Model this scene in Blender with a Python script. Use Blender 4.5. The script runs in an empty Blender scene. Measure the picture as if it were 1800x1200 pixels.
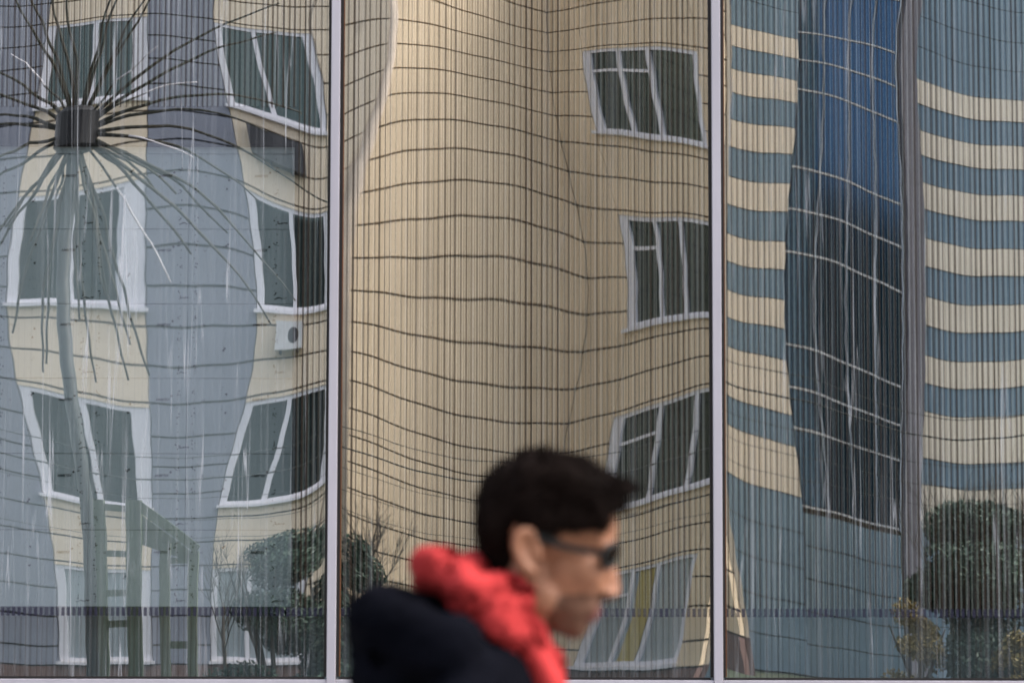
import bpy, bmesh, math, random
import numpy as np
from mathutils import Vector, Matrix, noise as mnoise

random.seed(11)
sc = bpy.context.scene
col = sc.collection
R = math.radians

# ------------------------------------------------------------------ camera
FPX = 5000.0                    # focal length in photo pixels (1800 wide) = 100 mm
CAM = Vector((0.0, -14.0, 1.55))
PITCH = math.atan(0.0924)
ROLL = R(0.12)
cam_d = bpy.data.cameras.new("camera")
cam = bpy.data.objects.new("camera", cam_d)
col.objects.link(cam)
cam_d.sensor_width = 36.0
cam_d.lens = 100.0
cam_d.clip_end = 3000
cam_d.clip_start = 0.1
FWD = Vector((0, math.cos(PITCH), math.sin(PITCH)))
UP0 = Vector((0, -math.sin(PITCH), math.cos(PITCH)))
RT0 = Vector((1, 0, 0))
# image content rotated clockwise by ROLL -> camera rolled anticlockwise
RT = RT0 * math.cos(ROLL) + UP0 * math.sin(ROLL)
UP = UP0 * math.cos(ROLL) - RT0 * math.sin(ROLL)
m = Matrix(((RT.x, UP.x, -FWD.x, CAM.x), (RT.y, UP.y, -FWD.y, CAM.y), (RT.z, UP.z, -FWD.z, CAM.z), (0, 0, 0, 1)))
cam.matrix_world = m
cam_d.dof.use_dof = True
cam_d.dof.focus_distance = 20.0
cam_d.dof.aperture_fstop = 5.2
sc.camera = cam

# ------------------------------------------------------------------ light: soft overcast daylight
SUN_EL, SUN_AZ = R(52), R(90)          # sun high, from the right of the picture
world = bpy.data.worlds.new("World")
sc.world = world
world.use_nodes = True
wn, wl = world.node_tree.nodes, world.node_tree.links
wn.clear()
sky_n = wn.new("ShaderNodeTexSky")
sky_n.sky_type = 'NISHITA'
sky_n.sun_disc = False
sky_n.sun_elevation = SUN_EL
sky_n.sun_rotation = SUN_AZ
sky_n.air_density = 1.0
sky_n.dust_density = 3.0
hsv = wn.new("ShaderNodeHueSaturation")
hsv.inputs["Saturation"].default_value = 0.45
bg = wn.new("ShaderNodeBackground")
bg.inputs["Strength"].default_value = 0.15
wo = wn.new("ShaderNodeOutputWorld")
wl.new(sky_n.outputs[0], hsv.inputs["Color"])
wl.new(hsv.outputs[0], bg.inputs["Color"])
wl.new(bg.outputs[0], wo.inputs["Surface"])
sun_d = bpy.data.lights.new("sun", 'SUN')
sun_d.energy = 1.0
sun_d.angle = R(20)
sun_d.color = (1.0, 0.95, 0.88)
sun = bpy.data.objects.new("sun", sun_d)
col.objects.link(sun)
# direction towards the sun
sdir = Vector((math.sin(SUN_AZ) * math.cos(SUN_EL), math.cos(SUN_AZ) * math.cos(SUN_EL), math.sin(SUN_EL)))
sun.rotation_euler = sdir.to_track_quat('Z', 'Y').to_euler()
sun.location = (30, 0, 40)

vs = sc.view_settings
vs.view_transform = 'Standard'
vs.look = 'None'
vs.exposure = 1.7
vs.gamma = 1.0
vs.use_curve_mapping = False
sc.cycles.use_denoising = True
sc.cycles.max_bounces = 8
sc.cycles.transparent_max_bounces = 16
sc.cycles.caustics_reflective = False
sc.cycles.caustics_refractive = False
sc.cycles.blur_glossy = 0.0

# ------------------------------------------------------------------ pixel helpers
def ray(px, py):
    d = FWD + RT * ((px - 900.0) / FPX) + UP * ((600.0 - py) / FPX)
    return d.normalized()

def at_y(px, py, y):
    """world point where the pixel's direction meets the plane y = const"""
    d = ray(px, py)
    return CAM + d * ((y - CAM.y) / d.y)

# ------------------------------------------------------------------ object helpers
def wloc(o):
    p = Vector((0, 0, 0))
    while o is not None:
        p += o.location
        o = o.parent
    return p

def tag(o, label=None, cat=None, group=None, kind=None):
    if label: o["label"] = label
    if cat: o["category"] = cat
    if group: o["group"] = group
    if kind: o["kind"] = kind
    return o

def thing(name, loc, label, cat, group=None):
    o = bpy.data.objects.new(name, None)
    o.empty_display_size = 0.2
    o.location = loc
    col.objects.link(o)
    return tag(o, label, cat, group)

def obj(name, verts, faces, mats, parent=None, smooth=False, midx=None, loc=None):
    """one mesh object; verts in world coordinates"""
    off = wloc(parent) if parent is not None else Vector((0, 0, 0))
    base = Vector(loc) if loc is not None else off
    me = bpy.data.meshes.new(name)
    me.from_pydata([(v[0] - base[0], v[1] - base[1], v[2] - base[2]) for v in verts], [], faces)
    if not isinstance(mats, (list, tuple)): mats = [mats]
    for mm in mats: me.materials.append(mm)
    if midx is not None:
        me.polygons.foreach_set("material_index", midx)
    if smooth:
        me.polygons.foreach_set("use_smooth", [True] * len(me.polygons))
    me.update()
    o = bpy.data.objects.new(name, me)
    o.location = base - off
    o.parent = parent
    col.objects.link(o)
    return o

BOXF = [(0, 3, 2, 1), (4, 5, 6, 7), (0, 1, 5, 4), (1, 2, 6, 5), (2, 3, 7, 6), (3, 0, 4, 7)]

class MB:
    """collects shapes for one mesh object"""
    def __init__(self):
        self.v, self.f, self.m = [], [], []
    def add(self, verts, faces, mi=0):
        k = len(self.v)
        self.v += [tuple(p) for p in verts]
        self.f += [tuple(i + k for i in f) for f in faces]
        self.m += [mi] * len(faces)
    def box(self, x0, x1, y0, y1, z0, z1, mi=0):
        self.add([(x0, y0, z0), (x1, y0, z0), (x1, y1, z0), (x0, y1, z0), (x0, y0, z1), (x1, y0, z1), (x1, y1, z1), (x0, y1, z1)], BOXF, mi)
    def hexa(self, p, mi=0):
        self.add(p, BOXF, mi)
    def bar(self, a, b, w, h, up=(0, 0, 1), mi=0):
        a, b = Vector(a), Vector(b)
        d = (b - a).normalized()
        s = d.cross(Vector(up))
        if s.length < 1e-4: s = d.cross(Vector((0, 1, 0)))
        s.normalize(); u = s.cross(d).normalized()
        s *= w / 2; u *= h / 2
        self.add([a - s - u, a + s - u, a + s + u, a - s + u, b - s - u, b + s - u, b + s + u, b - s + u], BOXF, mi)
    def tube(self, pts, rad, n=8, mi=0, cap=True):
        pts = [Vector(p) for p in pts]
        if not isinstance(rad, (list, tuple)): rad = [rad] * len(pts)
        k = len(self.v)
        prev = None
        for i, p in enumerate(pts):
            d = (pts[min(i + 1, len(pts) - 1)] - pts[max(i - 1, 0)])
            if d.length < 1e-9: d = Vector((0, 0, 1))
            d.normalize()
            if prev is None:
                a = Vector((0, 0, 1)) if abs(d.z) < 0.9 else Vector((1, 0, 0))
                s = d.cross(a).normalized()
            else:
                s = (prev - d * prev.dot(d)).normalized()
            prev = s
            u = d.cross(s)
            for j in range(n):
                t = 2 * math.pi * j / n
                q = p + (s * math.cos(t) + u * math.sin(t)) * rad[i]
                self.v.append(tuple(q))
        L = len(pts)
        for i in range(L - 1):
            for j in range(n):
                a = k + i * n + j; b = k + i * n + (j + 1) % n
                self.f.append((a, b, b + n, a + n)); self.m.append(mi)
        if cap:
            self.f.append(tuple(k + j for j in reversed(range(n)))); self.m.append(mi)
            self.f.append(tuple(k + (L - 1) * n + j for j in range(n))); self.m.append(mi)
    def build(self, name, mats, parent=None, smooth=False, loc=None):
        return obj(name, self.v, self.f, mats, parent, smooth, self.m, loc)

# ------------------------------------------------------------------ materials
def new_mat(name):
    mt = bpy.data.materials.new(name)
    mt.use_nodes = True
    n = mt.node_tree.nodes
    n.clear()
    return mt, n, mt.node_tree.links

def mat(name, c, rough=0.7, var=0.12, scale=3.0, stretch=(1, 1, 1), bump=0.0, bscale=40.0, metal=0.0, spec=0.4, c2=None, sss=0.0):
    mt, n, l = new_mat(name)
    out = n.new("ShaderNodeOutputMaterial")
    b = n.new("ShaderNodeBsdfPrincipled")
    l.new(b.outputs[0], out.inputs[0])
    tc = n.new("ShaderNodeTexCoord")
    mp = n.new("ShaderNodeMapping")
    mp.inputs["Scale"].default_value = stretch
    l.new(tc.outputs["Object"], mp.inputs[0])
    no = n.new("ShaderNodeTexNoise")
    no.inputs["Scale"].default_value = scale
    no.inputs["Detail"].default_value = 6
    no.inputs["Roughness"].default_value = 0.6
    l.new(mp.outputs[0], no.inputs["Vector"])
    mx = n.new("ShaderNodeMix"); mx.data_type = 'RGBA'
    if c2 is None:
        lo = tuple(max(0, x * (1 - var)) for x in c); hi = tuple(min(1, x * (1 + var)) for x in c)
    else:
        lo, hi = c, c2
    mx.inputs["A"].default_value = (*lo, 1); mx.inputs["B"].default_value = (*hi, 1)
    rp = n.new("ShaderNodeMapRange")
    rp.inputs[1].default_value = 0.3; rp.inputs[2].default_value = 0.7
    l.new(no.outputs[0], rp.inputs[0]); l.new(rp.outputs[0], mx.inputs["Factor"])
    l.new(mx.outputs["Result"], b.inputs["Base Color"])
    b.inputs["Roughness"].default_value = rough
    b.inputs["Metallic"].default_value = metal
    b.inputs["Specular IOR Level"].default_value = spec
    if sss:
        b.inputs["Subsurface Weight"].default_value = sss
        b.inputs["Subsurface Radius"].default_value = (0.012, 0.005, 0.003)
    if bump:
        n2 = n.new("ShaderNodeTexNoise"); n2.inputs["Scale"].default_value = bscale; n2.inputs["Detail"].default_value = 4
        l.new(tc.outputs["Object"], n2.inputs["Vector"])
        bp = n.new("ShaderNodeBump"); bp.inputs["Strength"].default_value = bump; bp.inputs["Distance"].default_value = 0.01
        l.new(n2.outputs[0], bp.inputs["Height"]); l.new(bp.outputs[0], b.inputs["Normal"])
    return mt

M = {}
M["alu"] = mat("brushed_aluminium", (0.47, 0.435, 0.47), 0.45, 0.09, 6, (1, 1, 0.15), 0.15, 300)
M["gasket"] = mat("black_rubber", (0.012, 0.009, 0.008), 0.6)
M["reveal_brown"] = mat("brown_reveal_reflection", (0.16, 0.06, 0.02), 0.5)  # orange-brown of the reveal's reflection, painted on a strip
M["plinth"] = mat("grey_stone_plinth", (0.22, 0.21, 0.2), 0.8, 0.2, 8, bump=0.3)
M["hostwall"] = mat("dark_grey_cladding", (0.07, 0.08, 0.085), 0.7)
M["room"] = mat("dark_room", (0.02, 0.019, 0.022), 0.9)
M["slat_dark"] = mat("dark_slat", (0.012, 0.009, 0.011), 0.6)
M["slat_light"] = mat("pale_slat", (0.80, 0.79, 0.72), 0.6, 0.06, 2)
M["board"] = mat("grey_foam_board", (0.60, 0.66, 0.70), 0.7, 0.04, 4)
M["ink"] = mat("black_ink", (0.01, 0.01, 0.012), 0.6)
M["cream"] = mat("cream_cladding", (0.74, 0.62, 0.47), 0.75, 0.07, 1.2, (1, 1, 0.5), 0.1, 60)
M["tan"] = mat("tan_cladding", (0.72, 0.57, 0.39), 0.75, 0.10, 1.2, (1, 1, 0.5), 0.1, 60)
M["grey"] = mat("lilac_grey_cladding", (0.235, 0.25, 0.30), 0.75, 0.06, 1.5)
M["post_trim"] = mat("pale_corner_trim", (0.56, 0.47, 0.38), 0.7, 0.06)
M["joint"] = mat("dark_joint_backing", (0.06, 0.048, 0.03), 0.9)  # dark backing that shows in the panel joints
M["brown"] = mat("brown_plinth_tile", (0.17, 0.10, 0.085), 0.8, 0.12, 4)
M["white"] = mat("white_window_plastic", (0.70, 0.69, 0.73), 0.4, 0.03)
M["baybar"] = mat("grey_blue_bay_bar", (0.26, 0.31, 0.38), 0.5)
M["baytran"] = mat("pale_bay_bar", (0.55, 0.58, 0.62), 0.5)
M["curtain"] = mat("white_curtain", (0.62, 0.62, 0.66), 0.9, 0.1, 6, (6, 6, 0.3))
M["ecream"] = mat("ivory_band", (0.75, 0.66, 0.53), 0.75, 0.05, 1.5)
M["eblue"] = mat("blue_grey_band", (0.155, 0.235, 0.30), 0.7, 0.06, 1.5)
M["eshade"] = mat("return_cladding_painted_shade", (0.10, 0.10, 0.12), 0.7)  # shade on the bay's side face put into the colour
M["cable"] = mat("black_cable", (0.015, 0.02, 0.018), 0.6)
M["pole"] = mat("galvanised_pole", (0.05, 0.06, 0.062), 0.5)
M["rod"] = mat("dark_green_rod", (0.01, 0.016, 0.01), 0.6, 0.4, 2.0, c2=(0.03, 0.024, 0.008))
M["hub"] = mat("dark_hub_metal", (0.007, 0.007, 0.008), 0.5)
M["tip"] = mat("white_rod_tip", (0.75, 0.73, 0.76), 0.4)
M["wood"] = mat("weathered_wood", (0.07, 0.095, 0.055), 0.8, 0.2, 5, (1, 1, 0.2))
M["bark"] = mat("bark", (0.05, 0.045, 0.035), 0.9, 0.2, 8)
M["pine"] = mat("evergreen_leaf", (0.012, 0.035, 0.022), 0.6, c2=(0.03, 0.07, 0.04), scale=1.5)
M["yleaf"] = mat("yellow_leaf", (0.15, 0.12, 0.03), 0.6, c2=(0.24, 0.18, 0.05), scale=1.5)
M["asphalt"] = mat("asphalt", (0.05, 0.05, 0.052), 0.9, 0.2, 5, bump=0.3, bscale=200)
M["paving"] = mat("paving_slab", (0.20, 0.19, 0.18), 0.85, 0.12, 2, bump=0.2, bscale=100)
M["kerb"] = mat("kerb_stone", (0.28, 0.27, 0.26), 0.85)
M["paint"] = mat("road_paint", (0.7, 0.7, 0.68), 0.7)
M["grass"] = mat("grass", (0.05, 0.065, 0.035), 0.9, 0.3, 6)
M["ac"] = mat("air_conditioner_white", (0.6, 0.6, 0.6), 0.5)
M["acdark"] = mat("air_conditioner_grille", (0.04, 0.04, 0.045), 0.6)

def glass_dark(name, c, tint, fac, rough=0.0):
    mt, n, l = new_mat(name)
    out = n.new("ShaderNodeOutputMaterial")
    d = n.new("ShaderNodeBsdfDiffuse"); d.inputs[0].default_value = (*c, 1)
    g = n.new("ShaderNodeBsdfGlossy"); g.inputs[0].default_value = (*tint, 1); g.inputs["Roughness"].default_value = rough
    mx = n.new("ShaderNodeMixShader"); mx.inputs[0].default_value = fac
    l.new(d.outputs[0], mx.inputs[1]); l.new(g.outputs[0], mx.inputs[2]); l.new(mx.outputs[0], out.inputs[0])
    return mt
M["winglass"] = glass_dark("window_glass", (0.014, 0.022, 0.022), (0.5, 0.65, 0.65), 0.10, 0.02)
M["towerglass"] = glass_dark("blue_tower_glass", (0.022, 0.058, 0.072), (0.045, 0.095, 0.185), 0.70, 0.10)
M["skywin"] = glass_dark("ground_floor_glass_painted_sky", (0.30, 0.34, 0.36), (0.6, 0.7, 0.7), 0.10, 0.02)  # sky mirrored in the ground-floor panes, put into their base colour
M["ycurtain"] = mat("yellow_curtain", (0.42, 0.34, 0.12), 0.9, 0.1)

def facade_glass(name, runs=0.62):
    """coated sheet: half mirror, half see-through, with dried water runs and a little dust"""
    mt, n, l = new_mat(name)
    out = n.new("ShaderNodeOutputMaterial")
    tr = n.new("ShaderNodeBsdfTransparent"); tr.inputs[0].default_value = (0.97, 0.99, 0.98, 1)
    gl = n.new("ShaderNodeBsdfGlossy"); gl.inputs[0].default_value = (0.97, 0.96, 0.95, 1); gl.inputs["Roughness"].default_value = 0.0
    mx = n.new("ShaderNodeMixShader"); mx.inputs[0].default_value = 0.55
    l.new(tr.outputs[0], mx.inputs[1]); l.new(gl.outputs[0], mx.inputs[2])
    tc = n.new("ShaderNodeTexCoord")
    # thin wriggling run marks: contour lines of a noise stretched down the pane
    mp = n.new("ShaderNodeMapping"); mp.inputs["Scale"].default_value = (9.0, 1.0, 0.22)
    l.new(tc.outputs["Object"], mp.inputs[0])
    n1 = n.new("ShaderNodeTexNoise"); n1.inputs["Scale"].default_value = 1.3; n1.inputs["Detail"].default_value = 3.5
    l.new(mp.outputs[0], n1.inputs["Vector"])
    s1 = n.new("ShaderNodeMath"); s1.operation = 'SUBTRACT'; s1.inputs[1].default_value = 0.5
    l.new(n1.outputs[0], s1.inputs[0])
    a1 = n.new("ShaderNodeMath"); a1.operation = 'ABSOLUTE'; l.new(s1.outputs[0], a1.inputs[0])
    r1 = n.new("ShaderNodeMapRange"); r1.inputs[1].default_value = 0.0; r1.inputs[2].default_value = 0.012
    r1.inputs[3].default_value = 1.0; r1.inputs[4].default_value = 0.0
    l.new(a1.outputs[0], r1.inputs[0])
    # broken up along the run
    mp2 = n.new("ShaderNodeMapping"); mp2.inputs["Scale"].default_value = (14.0, 1.0, 1.1)
    l.new(tc.outputs["Object"], mp2.inputs[0])
    n2 = n.new("ShaderNodeTexNoise"); n2.inputs["Scale"].default_value = 1.0; n2.inputs["Detail"].default_value = 3
    l.new(mp2.outputs[0], n2.inputs["Vector"])
    r2 = n.new("ShaderNodeMapRange"); r2.inputs[1].default_value = 0.42; r2.inputs[2].default_value = 0.62
    l.new(n2.outputs[0], r2.inputs[0])
    mu = n.new("ShaderNodeMath"); mu.operation = 'MULTIPLY'
    l.new(r1.outputs[0], mu.inputs[0]); l.new(r2.outputs[0], mu.inputs[1])
    # faint vertical grime bands
    mp3 = n.new("ShaderNodeMapping"); mp3.inputs["Scale"].default_value = (60.0, 1.0, 0.35)
    l.new(tc.outputs["Object"], mp3.inputs[0])
    n3 = n.new("ShaderNodeTexNoise"); n3.inputs["Scale"].default_value = 1.0; n3.inputs["Detail"].default_value = 4
    l.new(mp3.outputs[0], n3.inputs["Vector"])
    r3 = n.new("ShaderNodeMapRange"); r3.inputs[1].default_value = 0.5; r3.inputs[2].default_value = 0.8; r3.inputs[4].default_value = 0.16
    l.new(n3.outputs[0], r3.inputs[0])
    m2 = n.new("ShaderNodeMath"); m2.operation = 'MULTIPLY_ADD'; m2.inputs[1].default_value = runs
    l.new(mu.outputs[0], m2.inputs[0]); l.new(r3.outputs[0], m2.inputs[2])
    df = n.new("ShaderNodeBsdfDiffuse"); df.inputs[0].default_value = (0.62, 0.62, 0.64, 1)
    m3 = n.new("ShaderNodeMixShader")
    l.new(m2.outputs[0], m3.inputs[0]); l.new(mx.outputs[0], m3.inputs[1]); l.new(df.outputs[0], m3.inputs[2])
    # printed lines: dark ceramic print, uneven in width and strength, and a dashed band near the foot
    def mth(op, a, b=None, c=None):
        q = n.new("ShaderNodeMath"); q.operation = op
        for i, v in enumerate((a, b, c)):
            if v is None: continue
            if isinstance(v, (int, float)): q.inputs[i].default_value = v
            else: l.new(v, q.inputs[i])
        return q.outputs[0]
    sp = n.new("ShaderNodeSeparateXYZ"); l.new(tc.outputs["Object"], sp.inputs[0])
    X, Z = sp.outputs[0], sp.outputs[2]
    xs = mth('MULTIPLY', X, 357.0 / 9.6)
    idx = mth('FLOOR', xs); fr = mth('FRACT', xs)
    wnn = n.new("ShaderNodeTexWhiteNoise"); wnn.noise_dimensions = '1D'; l.new(idx, wnn.inputs["W"])
    sc_ = n.new("ShaderNodeSeparateColor"); l.new(wnn.outputs["Color"], sc_.inputs[0])
    r_, g_, b_ = sc_.outputs[0], sc_.outputs[1], sc_.outputs[2]
    wid = mth('MULTIPLY_ADD', r_, 0.12, 0.09)
    cen = mth('MULTIPLY_ADD', g_, 0.34, 0.33)
    dist = mth('ABSOLUTE', mth('SUBTRACT', fr, cen))
    ln = mth('LESS_THAN', dist, wid)
    opa = mth('MULTIPLY_ADD', b_, 0.45, 0.50)
    ns = n.new("ShaderNodeTexNoise"); ns.noise_dimensions = '1D'; ns.inputs["Scale"].default_value = 1.0; ns.inputs["Detail"].default_value = 1.0
    l.new(mth('MULTIPLY_ADD', X, 3.2, 4.0), ns.inputs["W"])
    md = n.new("ShaderNodeMapRange"); md.inputs[1].default_value = 0.35; md.inputs[2].default_value = 0.65; md.inputs[3].default_value = 0.55; md.inputs[4].default_value = 1.0
    l.new(ns.outputs[0], md.inputs[0])
    lines = mth('MULTIPLY', mth('MULTIPLY', ln, opa), md.outputs[0])
    zf, zb_ = FRIT_Z
    above = mth('GREATER_THAN', Z, zf)
    right_of = mth('GREATER_THAN', X, BOARD_X)
    high = mth('GREATER_THAN', Z, BOARD_Z)
    region = mth('MULTIPLY', above, mth('MAXIMUM', right_of, high))
    lines = mth('MULTIPLY', lines, region)
    inband = mth('MULTIPLY', mth('LESS_THAN', Z, zf), mth('GREATER_THAN', Z, zb_))
    dash = mth('MULTIPLY', mth('MULTIPLY', mth('LESS_THAN', fr, 0.58), inband), mth('MULTIPLY_ADD', g_, 0.35, 0.55))
    low = mth('MULTIPLY', mth('MULTIPLY', mth('LESS_THAN', Z, zb_), ln), mth('MULTIPLY', opa, 0.35))
    allm = mth('MINIMUM', mth('ADD', mth('ADD', lines, dash), low), 0.85)
    dk = n.new("ShaderNodeBsdfDiffuse"); dk.inputs[0].default_value = (0.035, 0.023, 0.016, 1)
    cm = n.new("ShaderNodeMix"); cm.data_type = 'RGBA'; cm.inputs["A"].default_value = (0.035, 0.023, 0.016, 1); cm.inputs["B"].default_value = (0.035, 0.034, 0.055, 1)
    l.new(inband, cm.inputs["Factor"]); l.new(cm.outputs["Result"], dk.inputs[0])
    m4 = n.new("ShaderNodeMixShader")
    l.new(allm, m4.inputs[0]); l.new(m3.outputs[0], m4.inputs[1]); l.new(dk.outputs[0], m4.inputs[2])
    l.new(m4.outputs[0], out.inputs[0])
    return mt
FRIT_Z = (at_y(900, 1068, 0).z, at_y(900, 1083, 0).z)
BOARD_X = at_y(516, 600, 0).x
BOARD_Z = at_y(300, 189, 0).z
M["pane"] = facade_glass("coated_facade_glass")
M["pane2"] = facade_glass("coated_facade_glass_clean", 0.06)
M["pane3"] = facade_glass("coated_facade_glass_right", 0.40)
mt, n_, l_ = new_mat("pane_inner_face")
o_ = n_.new("ShaderNodeOutputMaterial"); t_ = n_.new("ShaderNodeBsdfTransparent"); t_.inputs[0].default_value = (0.97, 1, 0.99, 1)
l_.new(t_.outputs[0], o_.inputs[0])
M["pane_in"] = mt

# ------------------------------------------------------------------ plan of the street across from the glass (real y = -Yv)
YA = 33.6
CA = (-2.75, YA)          # corner of the flats (convex)
CB = (1.01, 36.6)         # inner corner
CC = (3.72, 33.4)         # outer corner by the striped block
YE = 36.0
TL, TR_, TE = (5.0, YE), (6.9, 35.3), (7.4, YE)
def plan_y(X):
    """virtual depth of the opposite fronts at X (seen in the glass)"""
    pts = [(-14, YA), CA, CB, CC]
    for a, b in zip(pts, pts[1:]):
        if X <= b[0]:
            t = (X - a[0]) / (b[0] - a[0])
            return a[1] + t * (b[1] - a[1])
    return YE
def wall_at(px, Xl=None):
    """nominal X on the flats' fronts for a photo column"""
    Y = 34.0
    for _ in range(12):
        X = (px - 900.0) / FPX * (14 + Y)
        Y = plan_y(X)
    return X, Y

# ------------------------------------------------------------------ the waviness of the three panes, surveyed from the photograph:
# where a feature of the fronts opposite shows in each pane
zj = lambda i: 0.36 + 0.5 * i
SILL = [0.59, 3.59, 6.59, 9.59]
TOP = [s + 1.7 for s in SILL]
P1x, P1z, P2x, P2z, P3x, P3z = [], [], [], [], [], []
W1L, W1R, W2L, W2R = -7.90, -6.14, -4.76, -3.0
def c1(px, py, X, Z):
    P1x.append((px, py, X, YA, Z)); P1z.append((px, py, X, YA, Z))
def c1z(px, py, Z):
    P1z.append((px, py, (px - 900) / FPX * 47.6, YA, Z))
for (tl, tr, bl, br, a, b, k) in [
        ((85, 50), (262, 30), (65, 190), (262, 172), W1L, W1R, 3), ((375, 43), (540, 60), (403, 186), (576, 234), W2L, W2R, 3),
        ((33, 348), (256, 322), (12, 542), (256, 553), W1L, W1R, 2), ((435, 338), (575, 372), (457, 550), (578, 541), W2L, W2R, 2),
        ((37, 695), (264, 738), (78, 864), (272, 894), W1L, W1R, 1), ((430, 726), (578, 686), (381, 888), (578, 836), W2L, W2R, 1),
        ((98, 992), (268, 1000), (104, 1162), (275, 1160), W1L, W1R, 0), ((372, 998), (545, 985), (366, 1160), (540, 1160), W2L, W2R, 0)]:
    c1(*tl, a, TOP[k]); c1(*tr, b, TOP[k]); c1(*bl, a, SILL[k]); c1(*br, b, SILL[k])
for y, i in [(30, 22), (67, 21), (108, 20), (153, 19), (353, 15), (425, 14), (505, 13), (577, 12), (643, 11), (706, 10), (760, 9)]:
    c1z(325, y, zj(i))
for i, L in {11: [(0, 607), (83, 618), (217, 638), (257, 643), (450, 632), (573, 612)],
             10: [(0, 653), (83, 673), (150, 688), (257, 705), (433, 687), (573, 662)],
             12: [(97, 555), (160, 567), (450, 572)], 21: [(0, 88), (80, 78)], 22: [(0, 50), (80, 44)]}.items():
    for p in L: c1z(*p, zj(i))

for y in (5, 80, 160): P1x.append((583, y, -2.9, YA, 1.55 + (1062 - y) / 105.0))
def c2(px, py, X, Z):
    t = (px, py, X, plan_y(X), Z); P2x.append(t); P2z.append(t)
def c2x(px, py, X): P2x.append((px, py, X, plan_y(X), 1.55 + (1062 - py) / 103.0))
def c2z(px, py, Z):
    X, Y = wall_at(px); P2z.append((px, py, X, Y, Z))
LN = {24: [(881, 0), (956, 20), (1080, 13), (1162, 2)],
      23: [(720, 2), (832, 28), (956, 57), (1050, 53), (1125, 49), (1215, 37)],
      22: [(600, 49), (690, 46), (716, 47), (847, 69), (956, 91), (1024, 92), (1247, 94)],
      21: [(600, 100), (680, 88), (711, 88), (810, 101), (919, 120), (964, 127), (1024, 126)],
      20: [(603, 161), (667, 133), (709, 127), (802, 133), (900, 146), (966, 162), (1033, 166)],
      19: [(600, 208), (645, 187), (692, 174), (731, 171), (810, 173), (900, 184), (967, 204), (1046, 211)],
      18: [(600, 255), (662, 231), (724, 217), (787, 216), (877, 221), (964, 245), (994, 253), (1050, 257), (1140, 269), (1245, 284)],
      17: [(602, 300), (637, 290), (712, 276), (814, 268), (900, 276), (964, 292), (1005, 306), (1088, 315), (1162, 324), (1245, 331)],
      16: [(613, 343), (709, 330), (810, 324), (877, 327), (945, 340), (1016, 360), (1125, 367), (1245, 377)],
      15: [(611, 399), (649, 399), (810, 389), (870, 388), (964, 405), (1024, 424), (1095, 426)],
      14: [(611, 456), (712, 455), (877, 456), (960, 469), (1031, 483), (1099, 480)],
      13: [(604, 514), (690, 522), (810, 531), (900, 533), (1035, 552), (1102, 544)],
      12: [(602, 562), (690, 580), (757, 597), (862, 608), (945, 616), (1031, 617), (1102, 599), (1245, 574)],
      11: [(602, 616), (660, 634), (724, 653), (810, 676), (945, 684), (1020, 683), (1102, 664), (1245, 621)],
      10: [(604, 664), (690, 696), (765, 726), (832, 739), (945, 747), (1001, 743), (1087, 711), (1245, 668)],
      9: [(600, 712), (720, 752), (900, 797), (997, 792), (1072, 773)],
      8: [(609, 764), (730, 803), (840, 837)], 7: [(600, 806), (700, 845)],
      6: [(600, 850), (656, 876), (838, 924), (1250, 880)], 5: [(600, 898), (671, 923), (838, 956), (1250, 922)],
      4: [(600, 945), (682, 975), (740, 990), (1250, 963)]}
for i, L in LN.items():
    for p in L: c2z(*p, zj(i))
CWL, CWR = 1.74, 3.37
for (px, py, X, k, top) in [(1030, 95, CWL, 3, 1), (1238, 97, CWR, 3, 1), (1052, 233, CWL, 3, 0), (1248, 257, CWR, 3, 0),
                            (1098, 390, CWL, 2, 1), (1105, 582, CWL, 2, 0), (1252, 398, 3.16, 2, 1), (1252, 558, 3.16, 2, 0),
                            (1085, 750, CWL, 1, 1), (1062, 902, CWL, 1, 0), (1252, 693, 3.1, 1, 1), (1252, 830, 3.2, 1, 0),
                            (1060, 1008, CWL, 0, 1), (1233, 963, CWR, 0, 1), (1197, 1165, CWR, 0, 0), (1010, 1170, CWL, 0, 0)]:
    c2(px, py, X, TOP[k] if top else SILL[k])
for p in [(960, 10), (966, 130), (985, 240), (1016, 360), (1033, 483), (1032, 617), (1015, 690), (990, 760)]: c2x(*p, CB[0])
for p in [(692, 5), (682, 130), (657, 200), (627, 265), (604, 310)]: c2x(*p, CA[0])
for y in (420, 560, 700, 850, 1000): c2x(600, y, -2.72)
for y in (0, 60, 120, 180, 240): c2x(602, y, -2.9)
for y in (1000, 1150): c2x(800, y, -0.9)

def c3x(px, py, X, Y=YE): P3x.append((px, py, X, Y, 1.55 + (1062 - py) / 100.0))
def c3z(px, py, Z, Y=YE): P3z.append((px, py, (px - 900) / FPX * (14 + Y), Y, Z))
EB = [(10.57 - 0.955 * n, 10.57 - 0.955 * n - 0.47) for n in range(6)] + [(4.84, 4.02), (3.57, 2.82)]
ROWS3 = []
for (tops, px) in [([(42, 80), (122, 163), (208, 260), (310, 365), (417, 460), (512, 560), (605, 700), (747, 830)], 1283),
                   ([(70, 105), (140, 180), (227, 277), (327, 377), (430, 477), (533, 582), (633, 735), (783, 873)], 1388),
                   ([(160, 195), (240, 283), (331, 378), (429, 478), (533, 581), (637, 683), (733, 815), (860, 935)], 1622),
                   ([(180, 215), (260, 300), (348, 392), (440, 484), (538, 581), (635, 683), (727, 813), (857, 934)], 1798)]:
    ROWS3.append((px, tops))
    for (a, b), (za, zb) in zip(tops, EB):
        c3z(px, a, za); c3z(px, b, zb)
for t in (0.25, 0.5, 0.75):
    for (a0, b0), (a1, b1), (za, zb) in zip(ROWS3[2][1], ROWS3[3][1], EB):
        c3z(1622 + 176 * t, a0 + (a1 - a0) * t, za); c3z(1622 + 176 * t, b0 + (b1 - b0) * t, zb)
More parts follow.
